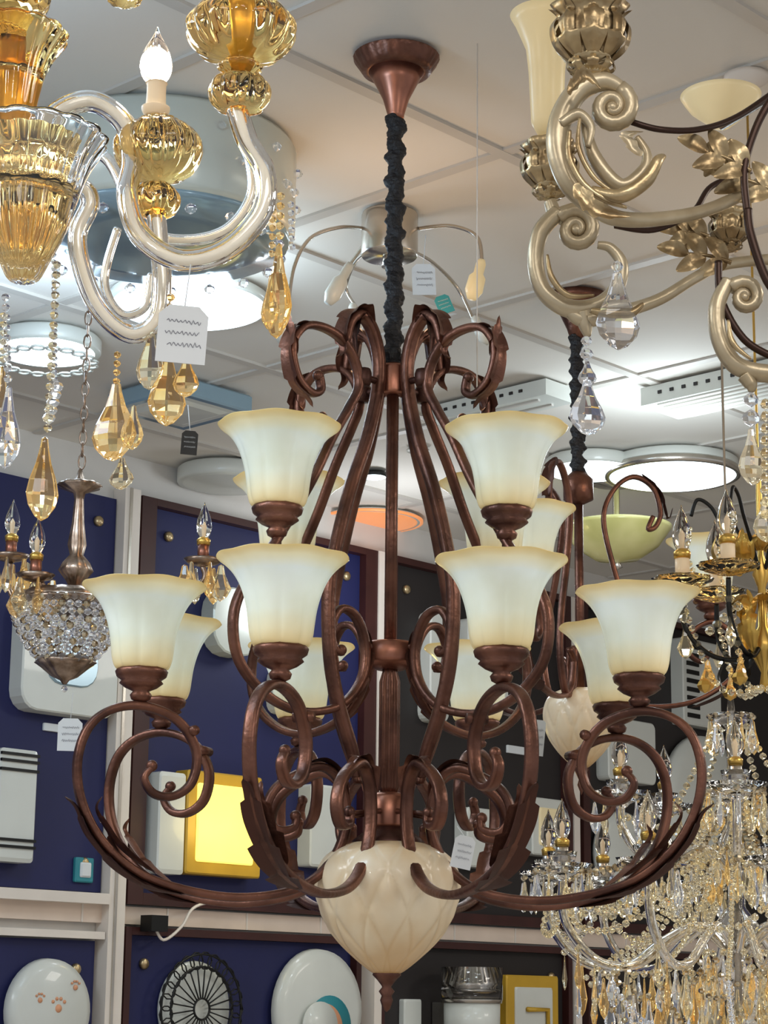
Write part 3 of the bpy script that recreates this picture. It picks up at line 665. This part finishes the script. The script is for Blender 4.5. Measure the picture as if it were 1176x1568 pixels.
# ---------------------------------------------------------------- black and gold candle chandelier (right)
b=B(); d=3.05; s0=F/((S(1100,900,d)-CAM).dot(fw)); px=lambda n,dd=0:n/s0; k=px(1)
ax=Q(1168,950); 
b.M=T((ax.x,d,0)); z=lambda y:Q(1165,y).z
b.lathe([(1e-4,z(1060)),(8*k,z(1050)),(5*k,z(1030)),(20*k,z(1000)),(24*k,z(985)),(8*k,z(960)),(6*k,z(900)),(14*k,z(880)),(5*k,z(850)),(5*k,z(760)),(3*k,z(700)),(2*k,z(690)),(2*k,CEIL-.02)],gold,24)
b.lathe([(.01,CEIL-.03),(.035,CEIL-.015),(.035,CEIL-.0065)],trimm,24)
for i in range(6):
    a=math.radians(176+i*60); b.M=T((ax.x,d,0))@RZ(a)
    P=[(8*k,0,z(985)),(40*k,0,z(1010)),(85*k,0,z(1000)),(118*k,0,z(960)),(120*k,0,z(905))]
    b.tube(cr(P,7),4*k,black,8)
    P=[(6*k,0,z(880)),(30*k,0,z(840)),(60*k,0,z(800)),(75*k,0,z(775)),(95*k,0,z(765)),(105*k,0,z(790))]
    b.tube(cr(P,7),3*k,black,8)
    b.lathe([(4*k,-8*k),(20*k,-4*k),(42*k,4*k),(46*k,10*k),(38*k,8*k),(8*k,2*k)],amberG,32,(120*k,0,z(895)),lambda a,t:1+.06*math.cos(10*a))
    candlebulb(b,Vector((120*k,0,z(892))),k*1.25,False,34)
    b.leaf([(40*k,0,z(1000)),(50*k,0,z(960)),(40*k,0,z(930)),(55*k,0,z(910))],11*k,gold if i%2 else black,(0,1,0),4); 
    b.leaf([(10*k,0,z(920)),(35*k,0,z(915)),(50*k,0,z(935)),(40*k,0,z(960))],16*k,gold,(0,1,0),4)
    b.leaf([(8*k,0,z(840)),(28*k,0,z(820)),(40*k,0,z(835)),(30*k,0,z(865))],16*k,gold,(0,1,0),4)
    b.leaf([(60*k,0,z(1010)),(70*k,0,z(1035)),(62*k,0,z(1060))],11*k,black,(0,1,0),4)
    b.leaf([(60*k,0,z(870)),(72*k,0,z(845)),(66*k,0,z(820))],11*k,gold,(0,1,0),3)
    for q in range(3): b.bead((120*k,14*k*q-14*k,z(925+12*q)),8*k,crysY)
    b.strand([(120*k,0,z(925)),(70*k,0,z(1050)),(10*k,0,z(1055))],6*k,crysY)
    b.strand([(105*k,0,z(800)),(112*k,0,z(850)),(90*k,0,z(900))],5*k,crysY)
    b.bead((90*k,0,z(1050)),12*k,gold); b.drop((118*k,0,z(960)),50*k,26*k,crysY,6); b.drop((85*k,0,z(1010)),50*k,26*k,crysA,6)
b.obj('candle_chandelier')

# ---------------------------------------------------------------- crystal chandelier (lower right)
b=B(); d=3.8; s0=F/((S(1110,1300,d)-CAM).dot(fw)); px=lambda n,dd=0:n/s0; k=px(1)
ax=Q(1125,1300); z=lambda y:Q(1125,y).z; Mo=T((ax.x,d,0)); b.M=Mo
b.lathe([(1e-4,z(1640)),(20*k,z(1620)),(60*k,z(1590)),(80*k,z(1560)),(70*k,z(1540)),(30*k,z(1500)),(14*k,z(1470)),(30*k,z(1440)),(36*k,z(1420)),(14*k,z(1390)),(12*k,z(1340)),(24*k,z(1310)),(28*k,z(1290)),(12*k,z(1260)),(10*k,z(1230)),(44*k,z(1215)),(50*k,z(1208)),(20*k,z(1210)),(8*k,z(1190)),(8*k,z(1120)),(30*k,z(1100)),(34*k,z(1094)),(6*k,z(1090)),(3*k,z(1050))],clearG,32,lob=lambda a,t:1+.04*math.cos(12*a))
b.lathe([(4*k,z(1600)),(4*k,z(1060)),(2*k,z(1000)),(2*k,CEIL-.02)],chrome,12)
b.lathe([(.01,CEIL-.03),(.035,CEIL-.015),(.035,CEIL-.0065)],trimm,24)
def cupc(r,zc_,lit=False):
    b.lathe([(6*k,-14*k),(14*k,-6*k),(30*k,2*k),(44*k,8*k),(46*k,12*k),(34*k,8*k),(10*k,4*k)],clearG,36,(r,0,zc_),lambda a,t:1+.05*math.cos(14*a))
    b.lathe([(6*k,4*k),(16*k,10*k),(20*k,22*k),(22*k,30*k),(18*k,24*k)],clearG,24,(r,0,zc_),lambda a,t:1+.05*math.cos(10*a))
    candlebulb(b,Vector((r,0,zc_+6*k)),k*1.05,lit,34,cm=chrome)
    for j in range(10):
        a=2*pi*j/10; x=r+41*k*math.cos(a);y=41*k*math.sin(a)
        b.bead((x,y,zc_+2*k),5*k,silverC); b.drop((x,y,zc_-4*k),random.uniform(44,58)*k,17*k,crysY if j%3 else crys,6,.5,a)
cmix=lambda j: crysA if j%4==0 else (crysY if j%3 else crys)
for i in range(10):
    a=math.radians(200+i*36); b.M=Mo@RZ(a)
    P=[(14*k,0,z(1455)),(60*k,0,z(1420)),(110*k,0,z(1440)),(170*k,0,z(1480)),(235*k,0,z(1475)),(285*k,0,z(1420)),(290*k,0,z(1355))]
    b.tube(cr(P,8),7*k,clearG,10); b.tube(cr(P,8),3*k,silverC,8)
    cupc(290*k,z(1345))
    b.strand([(290*k,0,z(1365)),(220*k,0,z(1400)),(120*k,0,z(1360)),(40*k,0,z(1300))],6*k,crysY)
    b.strand([(285*k,0,z(1365)),(290*k,40*k,z(1420)),(272*k,90*k,z(1435)),(250*k,140*k,z(1420)),(235*k,170*k,z(1365))],6*k,crysY)
    b.strand([(40*k,0,z(1220)),(80*k,0,z(1280)),(150*k,0,z(1320)),(280*k,0,z(1350))],5*k,silverC)
    for j in range(9):
        r=(50+j*27)*k; y0=1445+ (35*math.sin(j/8*pi))
        b.bead((r,0,z(y0+14)),6*k,silverC if j%2 else crysY); b.drop((r,0,z(y0+20)),(58+20*math.sin(j*2))*k,19*k,cmix(i*9+j),6,.5,j)
        b.bead((r*.9,30*k,z(y0+50)),5*k,silverC); b.drop((r*.9,30*k,z(y0+56)),60*k,18*k,cmix(i*7+j*3),6,.5,j+.5)
for i in range(5):
    a=math.radians(190+i*72); b.M=Mo@RZ(a)
    P=[(14*k,0,z(1330)),(50*k,0,z(1300)),(100*k,0,z(1320)),(150*k,0,z(1310)),(178*k,0,z(1270)),(180*k,0,z(1235))]
    b.tube(cr(P,8),7*k,clearG,10); b.tube(cr(P,8),3*k,silverC,8); cupc(180*k,z(1230))
    b.strand([(180*k,0,z(1250)),(120*k,0,z(1270)),(60*k,0,z(1180)),(20*k,0,z(1105))],6*k,crysY)
    for j in range(5): b.bead(((40+30*j)*k,0,z(1325)),6*k,silverC); b.drop(((40+30*j)*k,0,z(1330)),56*k,18*k,cmix(i+j*3),6,.5,j)
b.M=Mo
for(rr,y,n_)in((48,1215,14),(34,1098,10),(80,1560,18),(62,1500,16),(34,1300,12)):
    for j in range(n_):
        a=2*pi*j/n_; b.bead((rr*k*math.cos(a),rr*k*math.sin(a),z(y)),5*k,silverC); b.drop((rr*k*math.cos(a),rr*k*math.sin(a),z(y+5)),54*k,17*k,cmix(j),6,.5,a)
for i in range(14):
    a=2*pi*i/14; c_,s_=math.cos(a),math.sin(a)
    b.strand([(r_*k*c_,r_*k*s_,z(y_)) for r_,y_ in((44,1215),(60,1290),(80,1360),(115,1400),(150,1440),(230,1500))],5*k,crysY)
    b.strand([(r_*k*c_,r_*k*s_,z(y_)) for r_,y_ in((230,1500),(190,1550),(120,1600),(60,1630))],5.5*k,silverC if i%2 else crys)
b.obj('crystal_chandelier')
b=B(); w=C(731,60); b.tube([(w.x,w.y,CEIL-.007),(w.x,w.y,CEIL-.55)],.001,trimm,5); b.obj('suspension_wire')

# ---------------------------------------------------------------- lights
W=bpy.data.worlds.new('World'); bpy.context.scene.world=W; W.use_nodes=True
bg=W.node_tree.nodes['Background']; bg.inputs[0].default_value=(.93,.96,1,1); bg.inputs[1].default_value=.56
light('unseen_fill_light','AREA',(0.3,.2,CEIL-.03),30,(1,.97,.93),1.2)  # area lights out of view, added as fill and for reflections
light('unseen_fill_light','AREA',(-1.9,2.2,CEIL-.03),38,(.84,.93,1),1.0)
light('unseen_fill_light','AREA',(2.2,2.6,CEIL-.03),32,(1,.94,.84),1.0)
light('unseen_fill_light','AREA',(2.6,5.0,CEIL-.03),24,(1,.95,.87),.8)
light('added_highlight_light','POINT',(-1.1,.9,2.75),9,(1,.96,.9),.05)  # point lights out of view, added for crisp highlights on metal
light('added_highlight_light','POINT',(1.1,.7,2.7),9,(1,.94,.86),.05)
light('lit_candle_bulb','POINT',S(238,95,2.12),1.5,(1,.8,.55),.02)
p=C(290,470,CEIL-.12); light('round_led_glow','POINT',p,5,(.7,.88,1),.1)
p=C(1030,722,CEIL-.2); light('round_led_glow','POINT',p,7,(.8,.93,1),.1)
p=C(60,540,CEIL-.2); light('round_led_glow','POINT',p,5,(.6,.8,1),.1)
light('warm_tint_light','POINT',(.0,3.4,2.75),1.4,(1,.60,.30),.08)  # warm point lights without a fixture, added to tint the ceiling
light('cool_tint_light','POINT',(-.65,2.4,2.72),8,(.48,.74,1),.12)  # added bluish light, no fixture, cools the ceiling at upper left
light('warm_tint_light','POINT',(.75,3.6,2.6),1.5,(1,.66,.34),.08)
a=Wl(315,1262); p=MW@Vector((a[0],-.2,a[1])); light('yellow_wall_glow','POINT',p,.8,(1,.8,.3),.05)
a=Wl(470,900); p=MW@Vector((a[0],-.35,2.75)); light('wall_wash','POINT',p,4,(.9,.95,1),.08)

cam=bpy.data.cameras.new('camera'); co=bpy.data.objects.new('camera',cam); bpy.context.scene.collection.objects.link(co)
Rm=Matrix((rt,up,-fw)).transposed().to_4x4(); co.matrix_world=RW@T(CAM)@Rm
cam.sensor_fit='HORIZONTAL'; cam.sensor_width=36; cam.lens=36*F/1176
cam.clip_start=.05
bpy.context.scene.camera=co
bpy.context.scene.view_settings.view_transform='Standard'
